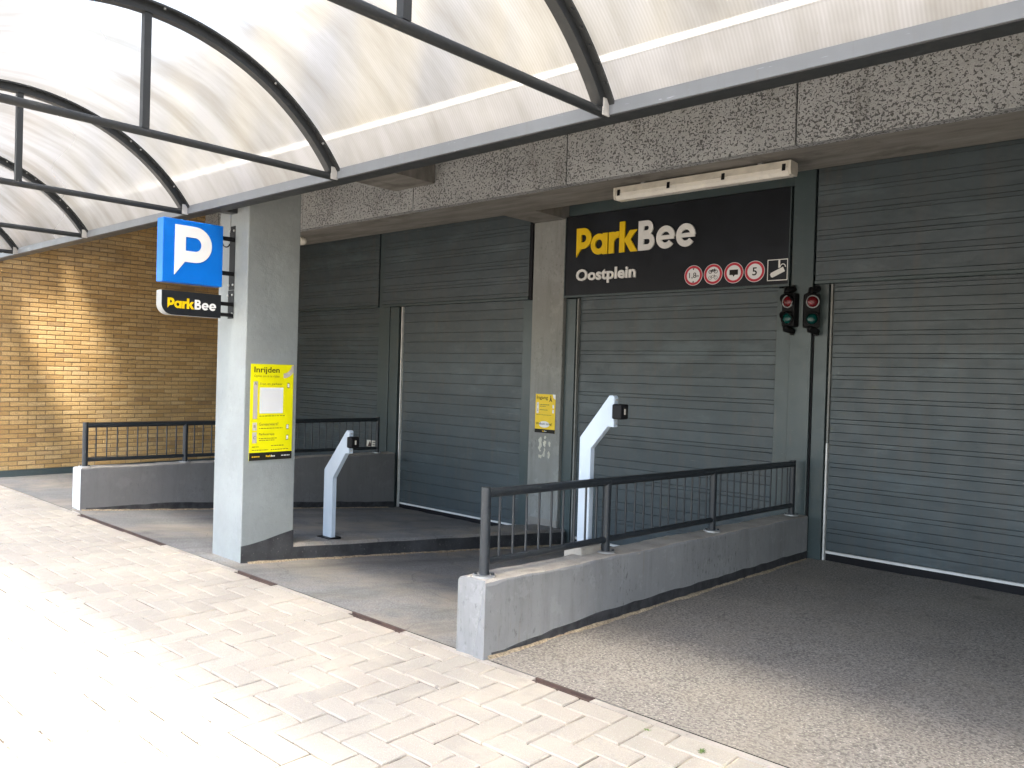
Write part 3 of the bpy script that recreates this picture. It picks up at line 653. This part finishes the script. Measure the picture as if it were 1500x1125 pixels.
# ------------------------------------------------------------------ ramp walls with railings
def low_wall(x0, x1, y0, y1, t0, t1, b1, label, tar_h, mats=('grey_paint','bare_concrete','grey_paint')):
    t = thing('ramp_wall', label, 'wall', ((x0+x1)/2, y0, 0))
    n = 70; q = MB()
    V = []; F_ = []; r = .018
    def prof(y, zt): return [(x0,-.7),(x0,zt-r),(x0+r*.3,zt-r*.3),(x0+r,zt),(x1-r,zt),(x1-r*.3,zt-r*.3),(x1,zt-r),(x1,-.7)]
    for j in range(n+1):
        u = j/n; y = y0+(y1-y0)*u; zt = t0+(t1-t0)*u + (.003*math.sin(j*.42)+random.uniform(-.002,.002) if 0 < j < n else 0); r = .018+random.uniform(-.006,.008)
        if j == 0:
            V += [(x, y+ (0 if k in (0,1,6,7) else r*.25 if k in (2,5) else r), z) for k, (x, z) in enumerate(prof(y, zt))]
        else: V += [(x, y, z) for x, z in prof(y, zt)]
    mi = []
    for j in range(n):
        for k in range(7):
            a = j*8+k; q.add([V[a], V[a+1], V[a+9], V[a+8]], [(0,1,2,3)], 1 if k in (2,3,4) else 0)
    q.add(V[:8], [list(range(8))[::-1]], 2); q.add(V[-8:], [list(range(8))], 0)
    W(q, 'wall_body', list(mats), t)
    q = MB(); m_ = 40; V = []                                     # tar strip along the foot
    for j in range(m_+1):
        u = j/m_; y = y0+.06+(y1-y0-.06)*u; g_ = ramp_z(y, b1); top = g_ + tar_h*(min(1, .25+3.2*u)) + random.uniform(-.006,.006)
        V += [(x1+.005, y, g_-.06), (x1+.005, y, top), (x1-.001, y, top+.004)]
    for j in range(m_):
        a = 3*j; q.add([V[a],V[a+1],V[a+4],V[a+3]], [(0,3,2,1)]); q.add([V[a+1],V[a+2],V[a+5],V[a+4]], [(0,3,2,1)])
    W(q, 'tar_strip', 'tar', t)
    return t
low_wall(-3.332, -3.114, 3.262, 7.735, .432, .312, -.105, 'sloping grey painted wall end at the wide ramp with weathered top', .075)
low_wall(-9.482, -9.262, 3.36, 7.70, .447, .385, -.43, 'long dull grey wall before the yellow brick wall', .085, ('dull_wall','bare_concrete','end_white'))
def railing(x, ys, zt, zb, wt, bal, label):
    t = thing('railing', label, 'railing', (x, ys[0], wt[0])); y0, y1 = ys[0], ys[-1]
    def lin(y, ab): return ab[0]+(ab[1]-ab[0])*(y-y0)/(y1-y0)
    for k, y in enumerate(ys):
        p = W(MB().tube([(x, y, lin(y, wt)-.003), (x, y, lin(y, zt)+(.004 if k in (0, len(ys)-1) else -.02))], .029, 14), 'post', 'rail_paint', t)
        b_ = W(MB().tube([(x, y, lin(y, wt)-.006), (x, y, lin(y, wt)+.012)], .066, 18), 'base_plate', 'zinc', p)
        for k2 in (0, 1): a_ = k2*PI+.6; W(MB().tube([(x+.05*math.cos(a_), y+.05*math.sin(a_), lin(y, wt)+.0121), (x+.05*math.cos(a_), y+.05*math.sin(a_), lin(y, wt)+.024)], .009, 6), 'bolt', 'rail_paint', p)
    W(MB().tube([(x, y0+.02, lin(y0, zt)-.03), (x, y1, lin(y1, zt)-.03)], .0275, 14), 'top_rail', 'rail_paint', t)
    W(MB().tube([(x, y0+.02, lin(y0, zb)), (x, y1, lin(y1, zb))], .022, 12), 'bottom_rail', 'rail_paint', t)
    y = y0
    for a, b in zip(ys, ys[1:]):
        n = max(1, round((b-a)/bal)); 
        for k in range(1, n):
            y = a+(b-a)*k/n; W(MB().tube([(x, y, lin(y, zb)), (x, y, lin(y, zt)-.03)], .0075, 8), 'baluster', 'rail_paint', t)
railing(-3.222, [3.36, 4.55, 6.04, 7.60], (.94,.842), (.515,.415), (.43,.316), .118, 'dark tubular railing on the wall beside the wide ramp')
railing(-9.372, [3.44, 4.565, 6.0, 7.45], (.93,.905), (.525,.462), (.446,.389), .113, 'dark tubular railing on the wall before the yellow brick wall')

# kerb island between the lanes
t = thing('kerb_island', 'raised concrete kerb island running from column to pillar', 'kerb', (-6.3, 3.95, 0))
q = MB(); n = 24; V = []
for j in range(n+1):
    u = j/n; y = 3.94+(7.73-3.94)*u; z = .076+(-.268-.076)*u+.003*math.sin(j*1.3); e = random.uniform(-.006,.006)
    V += [(-6.54,y,-.7),(-6.54,y,z),(-6.10,y,z),(-6.072+e,y,z-.028),(-6.068+e,y,-.7)]
for j in range(n):
    for k in range(4): a = 5*j+k; q.add([V[a],V[a+1],V[a+6],V[a+5]], [(0,1,2,3)], 1 if k == 3 else 0)
q.add(V[:5], [(4,3,2,1,0)], 1); W(q, 'kerb_body', ['ramp_concrete','island_side'], t)

# bent reader posts
def reader_post(x, y, z, wd, zb, ztop, lean, label, foot):
    t = thing('reader_post', label, 'post', (x, y, z)); h1 = zb-z; h2 = ztop-z; dp = .085
    dp = .048; a = wd; sl = lean/(h2-h1-.02)
    pts = [(0,0),(a,0),(a,h1-.07),(a+lean-.02,h2-.21),(a+lean+.03,h2-.21),(a+lean+.03,h2-.012),(a+lean+.018,h2),(a+lean-.012,h2),(0,h1)]
    pts = [(px-a/2, py) for px, py in pts]
    o = MB().prism(pts, -dp/2, dp/2).build('shaft', 'post_paint', t, .005, 2); o.rotation_euler = (PI/2, 0, 0)
    xr = a/2+lean+.03
    q = MB(); q.prism([(-.045,-.05),(.045,-.05),(.045,.05),(-.045,.05)], 0, .075); o = q.build('reader', 'black_plastic', t, .012, 3); o.matrix_basis = Matrix(((0,0,1,xr),(1,0,0,-.008),(0,1,0,h2-.105),(0,0,0,1)))
    q = MB(); q.prism([(-.008,-.018),(.008,-.018),(.008,.020),(-.008,.020)], .0752, .0762); p = q.build('reader_mark', 'old_white', o)
    for zz in (h2-.03, h2-.185): MB().tube([(xr-.001, 0, zz), (xr+.006, 0, zz)], .008, 8).build('bolt', 'zinc', t)
    if foot: W(MB().box(x-foot, x+foot, y-.13, y+.10, z-.12, z-.001), 'footing', 'bare_concrete', t, .012)
    else: W(MB().box(x-.09, x+.09, y-.07, y+.07, z-.02, z+.006), 'base_plate', 'black_metal', t)
reader_post(-6.285, 4.46, .035, .135, .66, 1.045, .205, 'pale bent reader post standing on the kerb island', 0)
reader_post(-3.325, 4.445, .455, .095, 1.18, 1.475, .152, 'taller pale bent reader post behind the railing of the wide ramp', .075)

# ------------------------------------------------------------------ yellow brick wall
bw = thing('brick_wall', 'yellow brown brick wall closing the far end of the forecourt', 'wall', (-12.5, 5, 0))
W(MB().box(-12.75, -12.432, 3.36, 8.3, -.3, 4.5), 'mortar_core', 'mortar', bw)
W(MB().box(-12.431, -12.412, 3.362, 7.75, -.02, .085), 'plinth', 'slate_steel', bw)
bl, bh, pl, ph = .212, .0505, .223, .0622; bricks = []
for j in range(int((4.45-.09)/ph)):
    z = .09+ph*j; y = 3.362-(pl/2 if j % 2 else 0)
    while y < 7.98:
        a, b = max(y, 3.362), min(y+bl, 7.98)
        if b-a > .03: bricks.append((a, b, z))
        y += pl
vis = sorted([(in_view((-12.42, (a+b)/2, z), 0), n) for n, (a, b, z) in enumerate(bricks) if in_view((-12.42, (a+b)/2, z), 0) and z < 3.3 and b-a > .2])
near = {n for _, n in vis[:300]}; rest = MB(); bm_ = MB().bevel_box(-.0252,.0252,-.106,.106,-.012,.0115,.003)
bm_.v = [(c_, b, -a) for a, b, c_ in bm_.v]; brick_me = bm_.mesh('brick', 'brick')
for n, (a, b, z) in enumerate(bricks):
    d = random.uniform(-.002,.002)
    if n in near:
        o = bpy.data.objects.new('brick', brick_me); COL.objects.link(o); o.parent = bw; o.location = Vector((-12.432+d, (a+b)/2, z+bh/2)) - Vector(bw.location)
    else:
        t_ = MB().bevel_box(-.0252,.0252,-(b-a)/2,(b-a)/2,-.012,.0115,.003); rest.add([(-12.432+d+c_, (a+b)/2+q_, z+bh/2-p) for p, q_, c_ in t_.v], t_.f)
o = W(rest, 'bricks', 'brick', bw); o['kind'] = 'stuff'

# ------------------------------------------------------------------ canopy
can = thing('canopy', 'barrel vaulted canopy of cloudy plastic sheets on dark steel arches', 'canopy', (-4.5, 1.93, 2.85))
YC, HALF, APEX, BASE = 1.927, 1.265, 3.555, 2.885
RAD = (HALF**2+(APEX-BASE)**2)/(2*(APEX-BASE)); ZC = APEX-RAD; TH = math.asin(HALF/RAD)
def ap(t_, r): return (YC+r*math.sin(t_), ZC+r*math.cos(t_))
AX = [-13.1,-10.95,-8.82,-6.65,-4.55,-2.352,-.2,1.95,4.1]
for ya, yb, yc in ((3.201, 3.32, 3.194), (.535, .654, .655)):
    W(MB().box(-13.25, 4.2, ya, yb, 2.853, 2.915), 'beam', 'arch_paint', can, .006); W(MB().box(-13.25, 4.2, yc, yc+.006, 2.858, 2.922), 'lit_front_strip', 'beam_paint', can)  # dark beam behind a lighter front strip: underside shade put into the colours
NA = 40
for x in AX:
    q = MB()
    for sec in ([(-.028,-.032),(.028,-.032),(.028,.012),(-.028,.012)], [(-.062,.0125),(.062,.0125),(.062,.024),(-.062,.024)]):
        V = []
        for i in range(NA+1):
            t_ = -TH+2*TH*i/NA
            for dx, dr in sec: y, z = ap(t_, RAD+dr); V.append((x+dx, y, z))
        F_ = [(4*i+k, 4*i+(k+1)%4, 4*i+4+(k+1)%4, 4*i+4+k) for i in range(NA) for k in range(4)] + [(3,2,1,0), (4*NA,4*NA+1,4*NA+2,4*NA+3)]
        q.add(V, F_)
    arch = W(q, 'arch', 'arch_paint', can)
    if x in (-8.82,-6.65,-4.55,-2.352):
        for i in range(15):
            t_ = TH*(.06+.92*i/15)
            for dx in (-.05, .05):
                y0_, z0_ = ap(t_, RAD+.0125); y1_, z1_ = ap(t_, RAD+.003); W(MB().tube([(x+dx,y0_,z0_),(x+dx,y1_,z1_)], .007, 6), 'bolt', 'zinc' if random.random() < .25 else 'arch_paint', arch)
    W(MB().tube([(x, .64, 2.872), (x, 3.205, 2.872)], .0235, 12), 'tie_rod', 'arch_paint', can)
    W(MB().box(x-.02, x+.02, 1.92, 1.96, 2.89, APEX-.03), 'hanger', 'arch_paint', can)
    W(MB().box(x+.024, x+.032, 3.15, 3.2, 2.85, 2.93), 'gusset', 'cap_weld', can)
for a, b in zip(AX, AX[1:]):
    q = MB(); V = []; nx_ = 8
    for i in range(NA+1):
        t_ = -TH*1.01+2.02*TH*i/NA
        for k in range(nx_+1):
            u = k/nx_; y, z = ap(t_, RAD+.030+.006*math.sin(u*PI)*math.sin(i*.9)); V.append((a+.01+(b-a-.02)*u, y, z))
    q.add(V, [(i*(nx_+1)+k, i*(nx_+1)+k+1, (i+1)*(nx_+1)+k+1, (i+1)*(nx_+1)+k) for i in range(NA) for k in range(nx_)], 0, True)
    W(q, 'roof_sheet', 'roof_sheet', can)
for a, b in ((-13.25, -12.22), (-11.66, 4.2)): W(MB().box(a, b, 3.25, 3.439, 2.916, 2.928), 'sun_block_sheet', 'beam_paint', can); W(MB().box(a, b, 3.40, 3.438, 2.929, 3.2), 'sun_block_board', 'soffit_concrete', can); W(MB().box(a, b, 3.415, 3.438, 3.215, 3.25), 'drip_strip', 'diffuser', can)  # sheet and board added to block direct sun; gap left for the sun patch
for x in (-6.3, 1.53): W(MB().box(x-.05, x+.05, 3.322, 3.4445, 2.86, 2.905), 'bracket', 'arch_paint', can)
for x in (-12.9, 3.6): W(MB().tube([(x, .595, -.05), (x, .595, 2.853)], .05, 14), 'support_post', 'arch_paint', can)

# ------------------------------------------------------------------ loose sand, weeds and litter
def sand(x, y0, y1, end, side, wmax):
    n = 90; V = []; q = MB()
    for j in range(n+1):
        y = y0+(y1-y0)*j/n; g_ = ramp_z(y, end); w_ = wmax*(.35+.4*math.sin(j*.37)*math.sin(j*.11)+random.uniform(0,.35)); h = random.uniform(.004,.012)
        V += [(x, y, g_+h+.004), (x+side*w_*.4, y, g_+h*.7+.005), (x+side*w_, y, g_-.006)]
    for j in range(n):
        a = 3*j
        for k in (0, 1): q.add([V[a+k],V[a+k+1],V[a+k+4],V[a+k+3]], [(0,1,2,3) if side > 0 else (3,2,1,0)], 0, True)
    o = q.build('loose_sand', 'loose_sand'); o['kind'] = 'stuff'; return o
tag(sand(-6.072, 3.5, 7.7, -.46, 1, .07), 'loose sand gathered along the foot of the kerb island', 'sand')
tag(sand(-3.112, 3.29, 7.7, -.105, 1, .05), 'loose sand along the tarred foot of the wide ramp wall', 'sand')
tag(sand(-9.26, 3.37, 7.6, -.43, 1, .05), 'loose sand along the foot of the long dull wall', 'sand')
def weed(x, y, n, h, label):
    t = thing('weed', label, 'plant', (x, y, -.004)); q = MB()
    for k in range(n):
        a = random.uniform(0, 2*PI); r_ = random.uniform(.2, 1)*h; d = Vector((math.cos(a), math.sin(a), 0)); s_ = Vector((-d.y, d.x, 0))*.003
        b0 = d*random.uniform(0,.01); m_ = b0+d*r_*.4+Vector((0,0,r_*.8)); e = b0+d*r_*.9+Vector((0,0,r_*.75))
        q.add([b0-s_, b0+s_, m_+s_*1.3, m_-s_*1.3, e], [(0,1,2,3),(3,2,4)])
    q.build('blades', 'weed_green', t)
for x, y, n, h, l in [(-1.69,3.14,16,.024,'tiny green weed in a joint beside the wide ramp edge'),(-1.97,3.155,10,.014,'very small weed sprig between pavers beside the wide ramp')]: weed(x, y, n, h, l)
def leaf(x, y, z, r_, label):
    q = MB(); a0 = random.uniform(0, 6); pts = [(r_*(1 if k % 3 else .6)*math.cos(a0+k*PI/4), r_*.55*math.sin(a0+k*PI/4), .004+.3*r_*math.sin(k*1.9)**2) for k in range(8)]
    q.add(pts+[(0,0,.003)], [(k,(k+1)%8,8) for k in range(8)]); o = q.build('dry_leaf', 'dry_leaf'); o.location = (x, y, z); tag(o, label, 'leaf', 'dry leaves on the ground')
for k in range(16):
    y = 4.1+random.random()*3.3; leaf(-6.03+random.random()*.04, y, ramp_z(y, -.46)+.006, random.uniform(.008,.018), 'crumpled brown leaf at the foot of the kerb island')
